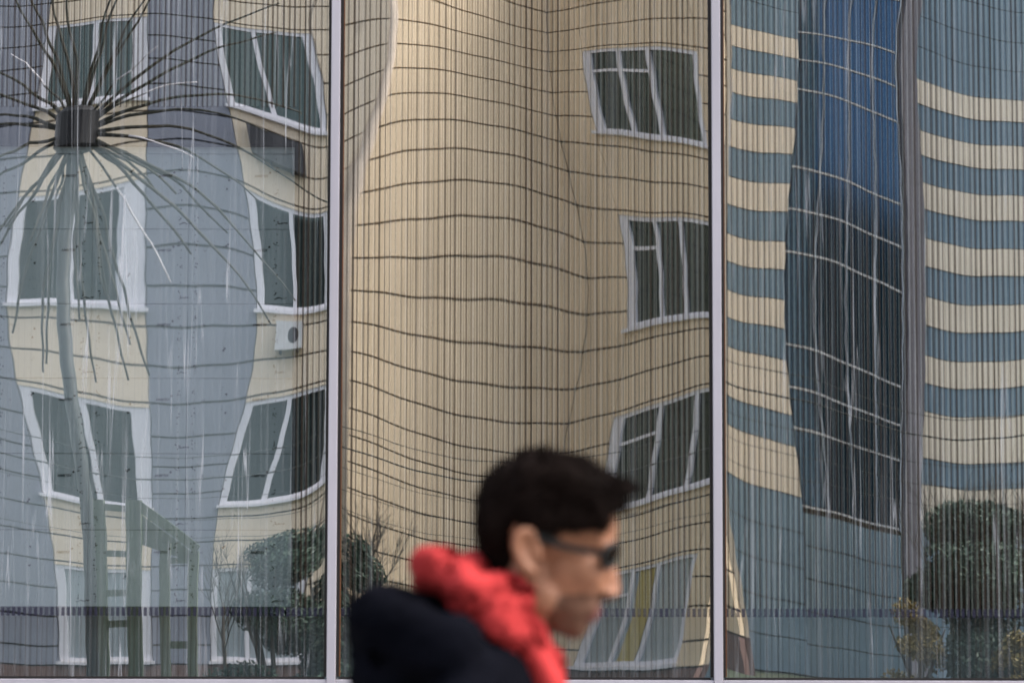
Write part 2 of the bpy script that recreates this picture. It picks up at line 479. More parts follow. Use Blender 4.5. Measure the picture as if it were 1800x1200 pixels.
for (a0, b0), (a1, b1), (za, zb) in zip(ROWS3[0][1], ROWS3[1][1], EB):
    c3z(1335, (a0 + a1) / 2, za); c3z(1335, (b0 + b1) / 2, zb)
for px, py, Z in [(1283, 1105, 0.5), (1388, 1130, 0.5), (1622, 1170, 0.4), (1798, 1170, 0.4)]: c3z(px, py, Z)
TRZ = [10.75, 10.1, 9.45, 8.0, 7.3, 6.6, 5.1, 4.45, 3.85, 2.7]
for y, Z in zip((98, 143, 200, 343, 412, 495, 662, 732, 798, 922), TRZ): c3z(1586, y, Z, TR_[1])
for p in [(1403, 0), (1400, 160), (1388, 300), (1378, 400), (1378, 600), (1385, 690), (1412, 900)]: c3x(*p, TL[0])
for p in [(1577, 60), (1583, 200), (1588, 340), (1590, 500), (1588, 800), (1588, 920)]: c3x(*p, TR_[0], TR_[1])
for p in [(1605, 160), (1613, 260), (1620, 400), (1622, 700), (1615, 830), (1612, 930)]: c3x(*p, TE[0])
for y in (0, 300, 600, 900, 1190): c3x(1800, y, 9.3)
for y in (0, 300, 600, 900): c3x(1276, y, 3.97)
for p in [(1285, 1085), (1303, 1190)]: c3x(*p, 3.74)

MULL = [-0.8796 - 1.89, -0.8796, 1.0112, 1.0112 + 1.89]
ZB, ZT = 1.197, 5.20
def slopes(row):
    px, py, X, Y, Z = row
    p = at_y(px, py, 0.0)
    d = (p - CAM).normalized()
    r = (Vector((X, -Y, Z)) - p).normalized()
    nn = r - d
    return p.x, p.z, nn.x / -nn.y, nn.z / -nn.y
class Field:
    NX, NZ = 7, 10
    def __init__(s, x0, x1, rx, rz):
        s.x0, s.x1 = x0, x1
        s.z0, s.z1 = ZB, 4.62
        s.cx = s.fit([slopes(q) for q in rx], 2, 2e-4)
        s.cz = s.fit([slopes(q) for q in rz], 3, 6e-5)
    def basis(s, x, z):
        u = np.clip((np.asarray(x) - s.x0) / (s.x1 - s.x0) * 2 - 1, -1, 1)
        w = np.clip((np.asarray(z) - s.z0) / (s.z1 - s.z0) * 2 - 1, -1, 1)
        a, b = np.arccos(u), np.arccos(w)
        return np.stack([np.cos(i * a) * np.cos(j * b) for i in range(s.NX) for j in range(s.NZ)], -1)
    def fit(s, S, idx, lam):
        S = np.array(S)
        A = s.basis(S[:, 0], S[:, 1])
        reg = np.array([lam * (i ** 2 + 0.5 * j ** 2) ** 2 for i in range(s.NX) for j in range(s.NZ)])
        G = A.T @ A / len(S) + np.diag(reg + 1e-9)
        c = np.linalg.solve(G, A.T @ S[:, idx] / len(S))
        s.res = np.abs(A @ c - S[:, idx])
        print("pane fit residual px mean/max", s.res.mean() * 7060, s.res.max() * 7060)
        return c
    def at(s, x, z):
        B = s.basis(x, z)
        return B @ s.cx, B @ s.cz
FIELDS = [Field(MULL[0], MULL[1], P1x, P1z), Field(MULL[1], MULL[2], P2x, P2z), Field(MULL[2], MULL[3], P3x, P3z)]

def trace(px, py, yreal):
    """where the direction of a pixel, mirrored by the wavy pane, meets the real plane y = yreal"""
    p = at_y(px, py, 0.0)
    k = 0 if p.x < MULL[1] else (1 if p.x < MULL[2] else 2)
    sx, sz = FIELDS[k].at(p.x, p.z)
    nn = Vector((float(sx), -1, float(sz))).normalized()
    d = (p - CAM).normalized()
    r = d - 2 * d.dot(nn) * nn
    return p + r * ((yreal - p.y) / r.y)

# ================================================================== ground
def sheet(name, x0, x1, y0, y1, z, mt):
    o = obj(name, [(x0, y0, z), (x1, y0, z), (x1, y1, z), (x0, y1, z)], [(0, 1, 2, 3)], mt)
    return tag(o, kind="structure")
sheet("ground", -600, 600, -600, 600, -0.14, M["asphalt"])
b = MB(); b.box(-40, 40, -15.0, 0.0, -0.3, 0.0); tag(b.build("pavement", M["paving"]), kind="structure")
b = MB(); b.box(-40, 40, -15.18, -15.004, -0.3, 0.006); tag(b.build("kerb", M["kerb"]), kind="structure")
sheet("road", -200, 200, -20.0, -15.19, -0.136, M["asphalt"])
b = MB()
for i in range(-10, 11): b.box(i * 4, i * 4 + 1.6, -17.62, -17.5, -0.135, -0.131)
tag(b.build("road_marking", M["paint"]), kind="structure")
b = MB(); b.box(-40, 40, -20.18, -20.0, -0.3, 0.0); tag(b.build("far_kerb", M["kerb"]), kind="structure")
b = MB(); b.box(-40, 40, -48.0, -20.184, -0.3, -0.004); tag(b.build("lawn", M["grass"]), kind="structure")

# ================================================================== the glazed building in front of the camera
host = thing("glazed_building", (0, 1.0, 0), "glazed building front with silver mullions and wavy mirroring panes", "building")
XS = [MULL[0] - 1.89] + MULL + [MULL[3] + 1.89]
MW = 0.0434
for x in XS:
    b = MB(); b.box(x - MW / 2, x + MW / 2, -0.045, 0.10, ZB - 0.06, ZT + 0.06)
    o = b.build("mullion", M["alu"], host)
    bv = o.modifiers.new("edge", 'BEVEL'); bv.width = 0.003; bv.segments = 2
    for s in (-1, 1):
        b = MB(); b.box(*sorted((x + s * (MW / 2 + 0.0005), x + s * (MW / 2 + 0.0155))), -0.012, 0.05, ZB, ZT)
        b.build("gasket", M["gasket"], host)
    b = MB(); b.box(x + MW / 2 + 0.016, x + MW / 2 + 0.021, -0.008, 0.03, ZB + 0.004, ZT)
    b.build("reveal_sliver", M["reveal_brown"], host)  # brown sliver added in place of the reveal's reflection beside the mullion
for k in range(len(XS) - 1):
    xa, xb = XS[k] + MW / 2 + 0.0008, XS[k + 1] - MW / 2 - 0.0008
    for (z0, z1, nm) in ((ZB - 0.075, ZB - 0.012, "bottom_rail"), (ZT, ZT + 0.06, "top_rail")):
        b = MB(); b.box(xa, xb, -0.038, 0.10, z0, z1)
        o = b.build(nm, M["alu"], host)
        bv = o.modifiers.new("edge", 'BEVEL'); bv.width = 0.003; bv.segments = 2
    b = MB(); b.box(xa + 0.014, xb - 0.014, -0.012, 0.05, ZB - 0.0115, ZB)
    b.build("gasket", M["gasket"], host)

def pane(k, x0, x1, field):
    nx, nz = 56, 110
    x0 += MW / 2 + 0.0157; x1 -= MW / 2 + 0.0157
    z0, z1 = ZB + 0.0005, ZT - 0.0005
    xs = np.linspace(x0, x1, nx); zs = np.linspace(z0, z1, nz)
    v = [(x, 0.0, z) for z in zs for x in xs]
    f = [(j * nx + i, j * nx + i + 1, (j + 1) * nx + i + 1, (j + 1) * nx + i) for j in range(nz - 1) for i in range(nx - 1)]
    nf = len(f); kk = len(v)
    t = 0.012
    v += [(x0, 0, z0), (x1, 0, z0), (x1, 0, z1), (x0, 0, z1), (x0, t, z0), (x1, t, z0), (x1, t, z1), (x0, t, z1)]
    f += [tuple(kk + i for i in q) for q in ((4, 7, 6, 5), (0, 4, 5, 1), (1, 5, 6, 2), (2, 6, 7, 3), (3, 7, 4, 0))]
    o = obj("pane", v, f, [M[{2: "pane2", 3: "pane3"}.get(k, "pane")], M["pane_in"]], host, True, [0] * nf + [1] * 5)
    N = np.zeros((len(v), 3)); N[:, 1] = 1.0
    X, Z = np.meshgrid(xs, zs)
    if field is not None:
        sx, sz = field.at(X, Z)
    else:
        sx = 0.012 * np.sin(X * 2.1 + k) ; sz = 0.012 * np.sin(Z * 1.7 + 2 * k)
    # small hammer of the sheet on top of the long waves
    sx = sx + 0.00012 * np.sin(Z * 31 + 3 * np.sin(X * 4.0)) ; sz = sz + 0.00012 * np.sin(X * 23 + 2 * np.sin(Z * 3.0))
    nn = np.stack([sx, -np.ones_like(sx), sz], -1).reshape(-1, 3)
    nn /= np.linalg.norm(nn, axis=1)[:, None]
    N[:kk] = nn
    o.data.normals_split_custom_set_from_vertices([tuple(q) for q in N])
    return o
PL = {1: "left pane with grey boards and a burst of rods showing in it", 2: "middle pane mirroring the cream corner of the flats",
      3: "right pane mirroring the cream and blue striped block"}
for k in range(5):
    fld = FIELDS[k - 1] if 1 <= k <= 3 else None
    o = pane(k, XS[k], XS[k + 1], fld)
    if k in PL: o["label"] = PL[k]
# sill, plinth, upper storeys, side piers, room behind
b = MB(); b.box(XS[0] - 0.1, XS[-1] + 0.1, -0.06, 0.10, ZB - 0.10, ZB - 0.0755); b.build("sill", M["alu"], host)
b = MB(); b.box(XS[0] - 0.1, XS[-1] + 0.1, -0.02, 0.12, 0.0, ZB - 0.1005); b.build("plinth", M["plinth"], host)
b = MB()
for s in (-1, 1):
    xx = XS[0] - 0.1 if s < 0 else XS[-1] + 0.1
    b = MB(); b.box(*sorted((xx + s * 0.001, xx + s * 37)), -0.03, 0.4, 0, 5.27); b.build("side_wall", M["hostwall"], host)
b = MB(); b.box(-42, 42, -0.03, 6, 5.275, 12.9); b.build("upper_wall", M["hostwall"], host)
for i in range(-9, 17):
    for z in (6.4, 9.6):
        b = MB(); b.box(-12.5 + i * 3.2, -10.3 + i * 3.2, -0.05, -0.031, z, z + 1.6); b.build("upper_window", M["winglass"], host)
b = MB()
b.box(-14, 14, 3.2, 3.3, 0, 5.27); b.box(-14, 14, 0.13, 3.2, 0.0, 0.02); b.box(-14, -13.9, 0.41, 3.2, 0.021, 5.27); b.box(13.9, 14, 0.41, 3.2, 0.021, 5.27)
b.build("room_lining", M["room"], host)

# ------------------------------------------------------------------ slat screens behind the glass (two layers: dark in front of pale)
PITCH_S = 9.6 / 357.0
Y1, Y2 = 0.10, 0.285
gz = lambda py, y: at_y(900, py, y).z
gx = lambda px, y: at_y(px, 600, y).x
def slat_mesh(nm, w, t, z0, z1, foot, mt):
    b = MB(); b.box(-w / 2, w / 2, 0, t, z0 + (0.04 if foot else 0), z1)
    if foot: b.box(-0.0075, 0.0075, -0.004, t, z0, z0 + 0.04)
    me = bpy.data.meshes.new(nm); me.from_pydata(b.v, [], b.f); me.materials.append(mt); me.update()
    return me
PANEL_R = 516
zend = gz(1083, Y1)
full_d = slat_mesh("slat_front_full", 0.0088, 0.006, zend, 5.15, True, M["slat_dark"])
full_l = slat_mesh("slat_back_full", 0.0165, 0.008, gz(1080, Y2), 5.15, False, M["slat_light"])
short_d = slat_mesh("slat_front_short", 0.0088, 0.006, gz(190, Y1), 5.15, False, M["slat_dark"])
short_l = slat_mesh("slat_back_short", 0.0165, 0.008, gz(188, Y2), 5.15, False, M["slat_light"])
SN = ["left", "middle", "right"]
for k in range(3):
    for layer, y in ((0, Y1), (1, Y2)):
        adj = "dark" if layer == 0 else "pale"
        root = thing("slat_screen", ((MULL[k] + MULL[k + 1]) / 2, y, ZT - 0.05),
                     "%s upright slats hanging close behind the %s pane, %s layer" % (adj, SN[k], "front" if layer == 0 else "rear"), "screen",
                     "slat screens behind the panes")
        b = MB(); b.box(MULL[k] + 0.03, MULL[k + 1] - 0.03, y + 0.0085, y + 0.03, ZT - 0.08, ZT - 0.045)
        b.build("head_rail", M["slat_dark"], root)
        ph = 0.0 if layer == 0 else PITCH_S * -0.134
        i0 = math.ceil((MULL[k] + 0.035 - ph) / PITCH_S); i1 = math.floor((MULL[k + 1] - 0.035 - ph) / PITCH_S)
        for i in range(i0, i1 + 1):
            x = i * PITCH_S + ph + random.uniform(-0.0012, 0.0012)
            short = (k == 0 and x < gx(PANEL_R, y) )
            me = (short_d if short else full_d) if layer == 0 else (short_l if short else full_l)
            o = bpy.data.objects.new("slat", me)
            o.parent = root
            o.location = (x - root.location.x, 0, -root.location.z)
            col.objects.link(o)
# lower dim posts below the screens
# ------------------------------------------------------------------ boards standing behind the left pane
YB = 0.16
brd = thing("board_stack", (gx(240, YB), YB, gz(1070, YB)), "grey foam boards stacked in a grid behind the left pane", "board wall")
tc_ = bpy.data.curves.new("print_text", 'FONT'); tc_.body = "AMBITEX"; tc_.size = 0.017; tc_.shear = 0.25; tc_.extrude = 0.0004; tc_.offset = 0.0004
to_ = bpy.data.objects.new("print_text_tmp", tc_); col.objects.link(to_)
dg = bpy.context.evaluated_depsgraph_get()
txt_me = bpy.data.meshes.new_from_object(to_.evaluated_get(dg)); bpy.data.objects.remove(to_)
txt_me.materials.clear(); txt_me.materials.append(M["ink"])
ce_ = bpy.data.curves.new("print_ce", 'FONT'); ce_.body = "CE"; ce_.size = 0.012; ce_.extrude = 0.0004
ceo = bpy.data.objects.new("print_ce_tmp", ce_); col.objects.link(ceo)
dg = bpy.context.evaluated_depsgraph_get()
ce_me = bpy.data.meshes.new_from_object(ceo.evaluated_get(dg)); bpy.data.objects.remove(ceo)
ce_me.materials.clear(); ce_me.materials.append(M["ink"])
cols = [-180, -10, 160, 329, PANEL_R - 1]
rows = [259, 272, 404, 535, 666, 798, 932, 1067]
def dots_mesh(seed):
    rr = random.Random(seed)
    b = MB()
    def dot(x, z, r, n=6):
        b.add([(x + r * math.cos(t * 6.2832 / n), -0.0015, z + r * math.sin(t * 6.2832 / n)) for t in range(n)], [tuple(range(n))])
    W, H = 169 / 357, 132 / 357
    for sx in (0.035, W - 0.035):
        for j in range(9):
            dot(sx + rr.uniform(-.006, .006), (j + 0.5) * H / 9 + rr.uniform(-.004, .004), rr.uniform(.0018, .0042))
        for z in (0.05, 0.19, 0.30):
            for q in range(5): dot(sx + rr.uniform(-.012, .012), z + rr.uniform(-.014, .014), rr.uniform(.002, .004), 5)
    for j in range(14): dot(rr.uniform(.17, .20), rr.uniform(0.02, H - .02), rr.uniform(.001, .0025))
    for q in range(2): dot(0.19 + rr.uniform(-.01, .01), rr.uniform(.1, .3), 0.006, 8)
    for j in range(34): dot(rr.uniform(.02, W - .02), rr.uniform(0.01, H - .01), rr.uniform(.0008, .0018), 5)
    for j in range(9): dot(W - 0.03 + j * 0.006, 0.028 + rr.uniform(-.003, .003), rr.uniform(.002, .005), 5)
    me = bpy.data.meshes.new("board_print_%d" % seed); me.from_pydata(b.v, [], b.f); me.materials.append(M["ink"]); me.update()
    return me
dmesh = [dots_mesh(s) for s in range(4)]
q = 0
for r in range(len(rows) - 1):
    for c in range(4):
        x0, x1 = gx(cols[c], YB) + 0.0012, gx(cols[c + 1], YB) - 0.0012
        z1, z0 = gz(rows[r], YB) - 0.0016, gz(rows[r + 1], YB) + 0.0016
        dy = random.uniform(0, 0.004)
        b = MB(); b.box(x0, x1, YB + dy, YB + 0.03, z0, z1)
        o = b.build("board", M["board"], brd, loc=(x0, YB + dy, z0))
        if r == 0: continue
        p = bpy.data.objects.new("print_marks", dmesh[(q * 7 + r) % 4]); q += 1
        p.parent = o; col.objects.link(p)
        t = bpy.data.objects.new("lettering", txt_me); t.parent = o
        t.rotation_euler = (math.pi / 2, 0, 0); t.location = (0.335 if c < 3 else 0.34, -0.0015, 0.262)
        t.location.x = 0.325; col.objects.link(t)
        s_ = bpy.data.objects.new("registered_mark", bpy.data.meshes.get("mark_dot") or bpy.data.meshes.new("mark_dot"))
        if not s_.data.vertices:
            s_.data.from_pydata([(0.006 * math.cos(a), -0.0, 0.006 * math.sin(a)) for a in np.linspace(0, 6.28, 9)[:-1]], [], [tuple(range(8))]); s_.data.materials.append(M["ink"])
        s_.parent = o; s_.location = (0.405, -0.0015, 0.285); col.objects.link(s_)
        ce = bpy.data.objects.new("ce_mark", ce_me); ce.parent = o; ce.rotation_euler = (math.pi / 2, 0, 0); ce.location = (0.075, -0.0015, 0.262); col.objects.link(ce)
b = MB(); b.box(gx(-180, YB), gx(PANEL_R, YB), 0.135, 0.15, gz(257, 0.14), gz(188, 0.14))
tag(b.build("gap_strip", M["slat_dark"]), "dark fascia strip standing in for shade above the grey boards behind the left pane", "gap")  # dark sheet put in where there is only an unlit gap
M["lowwall"] = mat("pale_low_wall", (0.30, 0.34, 0.36), 0.8, 0.08, 3)
b = MB(); b.box(MULL[0] + 0.03, MULL[3] - 0.03, YB + 0.2, YB + 0.26, 0.021, gz(1082, YB + 0.2))
tag(b.build("low_wall", M["lowwall"]), "pale low wall standing inside along the foot of the panes", "wall")

# ================================================================== the flats across the street
def wall_axes(P0, P1):
    a = Vector((P0[0], -P0[1], 0)); bb = Vector((P1[0], -P1[1], 0))
    d = (bb - a); L = d.length; d.normalize()
    return a, d, Vector((-d.y, d.x, 0)), L
class Wall:
    def __init__(s, P0, P1):
        s.a, s.d, s.n, s.L = wall_axes(P0, P1)
        s.P0, s.P1 = P0, P1
    def s_at(s, X):   # distance along the wall where world x = X
        return (X - s.a.x) / s.d.x
    def box(s, b, s0, s1, o0, o1, z0, z1, mi=0):
        c = []
        for z in (z0, z1):
            for (ss, oo) in ((s0, o1), (s0, o0), (s1, o0), (s1, o1)):
                p = s.a + s.d * ss + s.n * oo; c.append((p.x, p.y, z))
        b.add([c[0], c[3], c[2], c[1], c[4], c[7], c[6], c[5]][::1], [tuple(reversed(f)) for f in BOXF] if False else BOXF, mi)
flats = thing("apartment_building", (-5, -34.5, 0), "cream panelled block of flats with grey pilasters mirrored in the panes", "building")
GAP = 0.031
HT = 15.6
# core
poly = [(-14, -YA), (CA[0], -CA[1]), (CB[0], -CB[1]), (CC[0], -CC[1]), (CC[0], -46), (-14, -46)]
def prism(name, poly, z0, z1, mt, parent):
    n = len(poly)
    v = [(x, y, z0) for x, y in poly] + [(x, y, z1) for x, y in poly]
    f = [tuple(range(n)), tuple(range(2 * n - 1, n - 1, -1))] + [(i, i + n, (i + 1) % n + n, (i + 1) % n) for i in range(n)]
    return obj(name, v, f, mt, parent)
prism("core_wall", poly, 0, HT, M["joint"], flats)
wA, wB, wC = Wall((-14, YA), CA), Wall(CA, CB), Wall(CB, CC)
TH = 0.10
def panel(w, s0, s1, z0, z1, mt, parent=flats, nm="panel", th=TH):
    if z1 - z0 < 0.05 or s1 - s0 < 0.05: return
    b = MB(); w.box(b, s0 + GAP * 0.25, s1 - GAP * 0.25, 0.002, th + random.uniform(0, 0.006), z0 + GAP / 2, z1 - GAP / 2)
    return b.build(nm, mt, parent)
def column(w, s0, s1, mt, holes, ztop=HT):
    """one bay of cladding courses, leaving the window openings free"""
    z = 0.52
    i = 1
    lim = [0.52] + [zj(i) for i in range(1, 32) if 0.6 < zj(i) < ztop] + [ztop]
    for za, zb in zip(lim, lim[1:]):
        segs = [(za, zb)]
        for h0, h1 in holes:
            ns = []
            for (p, q_) in segs:
                if h1 <= p or h0 >= q_: ns.append((p, q_)); continue
                if p < h0: ns.append((p, h0 + GAP / 2))
                if q_ > h1: ns.append((h1 - GAP / 2, q_))
            segs = ns
        for p, q_ in segs: panel(w, s0, s1, p, q_, mt)
def window(w, s0, s1, z0, z1, parent, splits, transom=(), left=0.17, right=0.12, curtain=None, cmat="curtain"):
    f = MB(); O0, O1 = 0.012, 0.085
    w.box(f, s0, s0 + left, O0, O1, z0, z1); w.box(f, s1 - right, s1, O0, O1, z0, z1)
    w.box(f, s0 + left, s1 - right, O0, O1 - 0.003, z1 - 0.07, z1); w.box(f, s0 + left, s1 - right, O0, O1 - 0.003, z0, z0 + 0.07)
    fr = f.build("window", M["white"], parent)
    edges = [s0 + left] + [s0 + t * (s1 - s0) for t in splits] + [s1 - right]
    for t in splits:
        b = MB(); c = s0 + t * (s1 - s0); w.box(b, c - 0.045, c + 0.045, O0, O1 - 0.006, z0 + 0.07, z1 - 0.07); b.build("window_bar", M["white"], fr)
    for k_ in range(len(edges) - 1):
        a, bb = edges[k_] + (0.045 if k_ else 0), edges[k_ + 1] - (0.045 if k_ < len(edges) - 2 else 0)
        b = MB(); w.box(b, a, bb, 0.03, 0.036, z0 + 0.07, z1 - 0.07); b.build("window_pane", M["skywin"] if z0 < 1 else M["winglass"], fr)
        if k_ in transom:
            zz = z1 - 0.52
            b = MB(); w.box(b, a, bb, 0.037, O1 - 0.012, zz, zz + 0.06); b.build("window_bar", M["white"], fr)
    b = MB(); w.box(b, s0 - 0.04, s1 + 0.04, 0.02, 0.2, z0 - 0.055, z0 - 0.001); b.build("window_sill", M["white"], fr)
    if curtain:
        b = MB()
        c0, c1_ = s0 + curtain[0] * (s1 - s0), s0 + curtain[1] * (s1 - s0)
        w.box(b, c0, c1_, 0.04, 0.05, z0 + 0.07, z1 - 0.07); b.build("curtain", M[cmat], fr)
    return fr
FL = SILL + [12.59]
holes = [(s, s + 1.7) for s in FL]
bays = [(-14, -12.42, "grey", 0), (-12.42, -11.04, "cream", 0), (-11.04 + 0, -9.28, "cream", 1), (-9.28, W1L, "grey", 0), (W1L, W1R, "cream", 1), (W1R, W2L, "grey", 0), (W2L, W2R, "cream", 1), (W2R, CA[0], "cream", 0)]
for (xa, xb, mt, win) in bays:
    s0, s1 = wA.s_at(xa), wA.s_at(xb)
    column(wA, s0, s1, M[mt], holes if win else [])
    if win:
        for k_, s in enumerate(FL):
            first = abs(xa - W1L) < 0.01
            window(wA, s0 + 0.01, s1 - 0.01, s, s + 1.7, flats, (0.46,), (), 0.13, 0.28 if first else 0.11,
                   curtain=(0.80, 0.86) if first and k_ == 2 else None)
column(wB, 0.0, wB.L - 0.10, M["tan"], [])
cs0, cs1 = wC.s_at(CWL), wC.s_at(CWR)
column(wC, 0.10, cs0, M["tan"], [])
column(wC, cs0, cs1, M["tan"], holes)
column(wC, cs1, wC.L, M["tan"], [])
for k_, s in enumerate(FL):
    window(wC, cs0 + 0.01, cs1 - 0.01, s, s + 1.7, flats, (0.36, 0.62) if k_ != 1 else (0.42, 0.75), (0,) if k_ != 3 else (0, 1), 0.22, 0.09, (0.42, 0.58) if k_ == 0 else None, "ycurtain")
# brown plinth course
for w, a, bq in ((wA, 0, wA.L), (wB, 0, wB.L - 0.1), (wC, 0.1, wC.L)):
    n = max(1, int((bq - a) / 1.2))
    for i in range(n):
        panel(w, a + (bq - a) * i / n, a + (bq - a) * (i + 1) / n, -0.02, 0.52, M["brown"], nm="plinth_tile", th=0.13)
b = MB(); b.tube([(CA[0] + 0.03, -CA[1] + 0.02, 0.5), (CA[0] + 0.03, -CA[1] + 0.02, HT)], 0.085, 10); b.build("corner_post", M["post_trim"], flats, True)
# side return of the flats by the striped block, roof edge
b = MB(); b.box(-14.1, CC[0] + 0.1, -46.1, -36.9, HT, HT + 0.2); b.build("roof_edge", M["grey"], flats)
b = MB(); b.box(CC[0] + 0.001, CC[0] + 0.08, -45.9, -33.55, 0.53, HT - 0.01); b.build("side_wall", M["cream"], flats)
b = MB(); b.box(CC[0] + 0.001, CC[0] + 0.09, -45.9, -33.55, -0.02, 0.525); b.build("plinth_tile", M["brown"], flats)

# air conditioner, and a dark unit in place of a recess, under the flats' right-hand windows
def aircon(X, z, label, dark=False, wdt=0.62):
    y = -YA + 0.13
    r = thing("air_conditioner", (X, y, z), label, "air conditioner", "air conditioners on the flats")
    b = MB(); b.box(X - wdt / 2, X + wdt / 2, y, y + 0.26, z, z + 0.44); b.build("casing", M["acdark"] if dark else M["ac"], r)
    b = MB(); c = Vector((X + 0.08, y + 0.262, z + 0.22))
    pts = [(c.x + 0.13 * math.cos(t), c.y, c.z + 0.13 * math.sin(t)) for t in np.linspace(0, 2 * math.pi, 21)[:-1]]
    b.add(pts, [tuple(range(20))]); b.build("fan_grille", M["acdark"], r)
    b = MB()
    for s in (-0.2, 0.2): b.box(X + s - 0.02, X + s + 0.02, y - 0.03, y + 0.2, z - 0.05, z - 0.002)
    b.build("bracket", M["acdark"], r)
aircon(-4.05, 5.96, "white air conditioner under the second storey window of the flats")
aircon(-4.0, 8.86, "dark box standing in for the dark recess under the top window of the flats", True, 1.0)  # dark unit added to stand in for a dark recess

# ================================================================== the striped block
blk = thing("striped_building", (8, -37, 0), "office block striped ivory and blue grey with a blue glazed bay", "building")
polyE = [(CC[0] + 0.1, -YE), (TL[0], -TL[1]), (TR_[0], -TR_[1]), (TE[0], -TE[1]), (18, -YE), (18, -48), (CC[0] + 0.1, -48)]
prism("core_wall", polyE, 0, 17.0, M["joint"], blk)
wL, wT, wR_, wRt = Wall((CC[0] + 0.1, YE), TL), Wall(TL, TR_), Wall(TE, (18, YE)), Wall(TR_, TE)
edges = [0.0, 0.45, 0.95, 1.42, 1.9, 2.36]
for w in (wL, wR_):
    lim = []
    for z in range(5): lim.append((0.02 + z * 0.56, 0.02 + (z + 1) * 0.56, "eblue"))
    prev = 2.82
    for (zt, zb) in reversed(EB):
        if zb > prev + 0.01: lim.append((prev, zb, "eblue"))
        lim.append((zb, zt, "ecream")); prev = zt
    for i in range(9): lim.append((prev + i * 0.62, prev + (i + 1) * 0.62, "eblue"))
    n = max(1, int(w.L / 3.4))
    for (za, zb, mt) in lim:
        for i in range(n):
            b = MB(); w.box(b, w.L * i / n + 0.003, w.L * (i + 1) / n - 0.003, 0.002, 0.10 if mt == "eblue" else 0.115, za + 0.008, zb - 0.008); b.build("band_panel", M[mt], blk)
b = MB(); wRt.box(b, 0.02, wRt.L - 0.12, 0.002, 0.09, 0.02, 16.9); b.build("return_wall", M["eshade"], blk)
# glazed bay
tz = [2.75] + TRZ[::-1][1:] + [11.9, 12.6, 14.0, 15.2]
tz = sorted(set([2.70] + TRZ + [11.9, 12.6, 14.0, 15.2]))
nc = 4
for i in range(nc):
    for za, zb in zip(tz, tz[1:]):
        b = MB(); w = wT
        tl = random.uniform(-0.003, 0.003)
        w.box(b, w.L * i / nc + 0.03, w.L * (i + 1) / nc - 0.03, 0.002, 0.05, za + 0.03, zb - 0.03)
        for q_ in range(len(b.v)):
            pass
        b.build("bay_pane", M["towerglass"], blk)
for i in range(nc + 1):
    b = MB(); c = wT.L * i / nc; wT.box(b, max(0.0, c - 0.017), min(wT.L, c + 0.017), 0.002, 0.07, 2.66, 15.2); b.build("bay_mullion", M["baybar"], blk)
for z in tz:
    b = MB(); wT.box(b, 0.031, wT.L - 0.031, 0.055, 0.09, z - 0.016, z + 0.016); b.build("bay_transom", M["baytran"], blk)
for i in range(5):
    b = MB(); wT.box(b, 0.02, wT.L - 0.02, 0.002, 0.08, 0.02 + i * 0.52, 0.52 + i * 0.52); b.build("base_panel", M["eblue"], blk)

# ================================================================== things standing in the street (seen in the glass)
# --- burst of rods on a pole
YS = -16.0
hubc = trace(135, 228, YS)
dan = thing("rod_sculpture", (hubc.x, YS, 0), "tall pole sculpture with a dark hub and a burst of thin bent rods", "sculpture")
b = MB(); b.tube([(hubc.x, YS, -0.13), (hubc.x, YS, 0.2)], 0.18, 14); b.build("base", M["hub"], dan)
b = MB(); b.tube([(hubc.x, YS, 0.2), (hubc.x, YS, hubc.z)], [0.07, 0.058], 14); b.build("pole", M["pole"], dan, True)
b = MB(); b.tube([hubc + Vector((0, 0, -0.22)), hubc + Vector((0, 0, -0.16)), hubc + Vector((0, 0, 0.16)), hubc + Vector((0, 0, 0.22))], [0.14, 0.21, 0.21, 0.14], 18)
b.build("hub", M["hub"], dan, False)
ends = [(20, 95, 1), (-30, 118, 0), (-60, 150, 0), (5, -40, 0), (30, -60, 0), (75, -70, 0), (112, -60, 0), (205, -40, 0), (228, -70, 0), (275, -30, 0), (292, -40, 0),
        (490, 6, 0), (486, 58, 0), (347, 144, 1), (278, 82, 1), (530, 198, 0), (470, 232, 0), (578, 355, 0), (452, 352, 0), (340, 277, 1), (302, 497, 1), (336, 446, 0),
        (476, 570, 0), (520, 528, 0), (262, 660, 0), (225, 668, 0), (228, 605, 0), (168, 672, 0), (82, 640, 0), (77, 655, 0), (22, 585, 0), (-20, 440, 0), (-25, 470, 0),
        (-40, 340, 0), (-30, 292, 0), (-60, 232, 0), (-60, 212, 0), (10, 400, 0), (50, 430, 0), (95, 360, 0), (270, 330, 0), (310, 340, 0), (400, 410, 0), (185, 520, 0), (140, 560, 0)]
for (ex, ey, wt) in ends:
    yo = random.uniform(-0.5, 0.5)
    e = trace(max(ex, -150), ey, YS + yo)
    dv = e - hubc
    st = hubc + dv.normalized() * 0.16
    drop = 0.06 * dv.length if dv.z < 0.5 * abs(dv.x) else 0.04 * dv.length
    pts = []
    kx = random.uniform(-0.03, 0.03)
    for i in range(11):
        t = i / 10
        p = st.lerp(e, t) + Vector((0, 0, drop * 4 * t * (1 - t)))
        p += Vector((mnoise.noise(Vector((t * 4, ex * 0.37, 1))), 0, mnoise.noise(Vector((t * 4, ey * 0.41, 7))))) * 0.045 * min(1, 4 * t * (1 - t) + 0.2)
        pts.append(p)
    rr = [0.0215 * (1 - t / 10 * 0.55) for t in range(11)]
    if wt:
        b = MB(); b.tube(pts[:5], [r_ * 0.6 for r_ in rr[:5]], 6); o = b.build("rod", M["rod"], dan, True)
        b = MB(); b.tube(pts[4:], [r_ * 0.62 for r_ in rr[4:]], 6); b.build("white_tip", M["tip"], o, True)
    else:
        b = MB(); b.tube(pts, rr, 6); b.build("rod", M["rod"], dan, True)

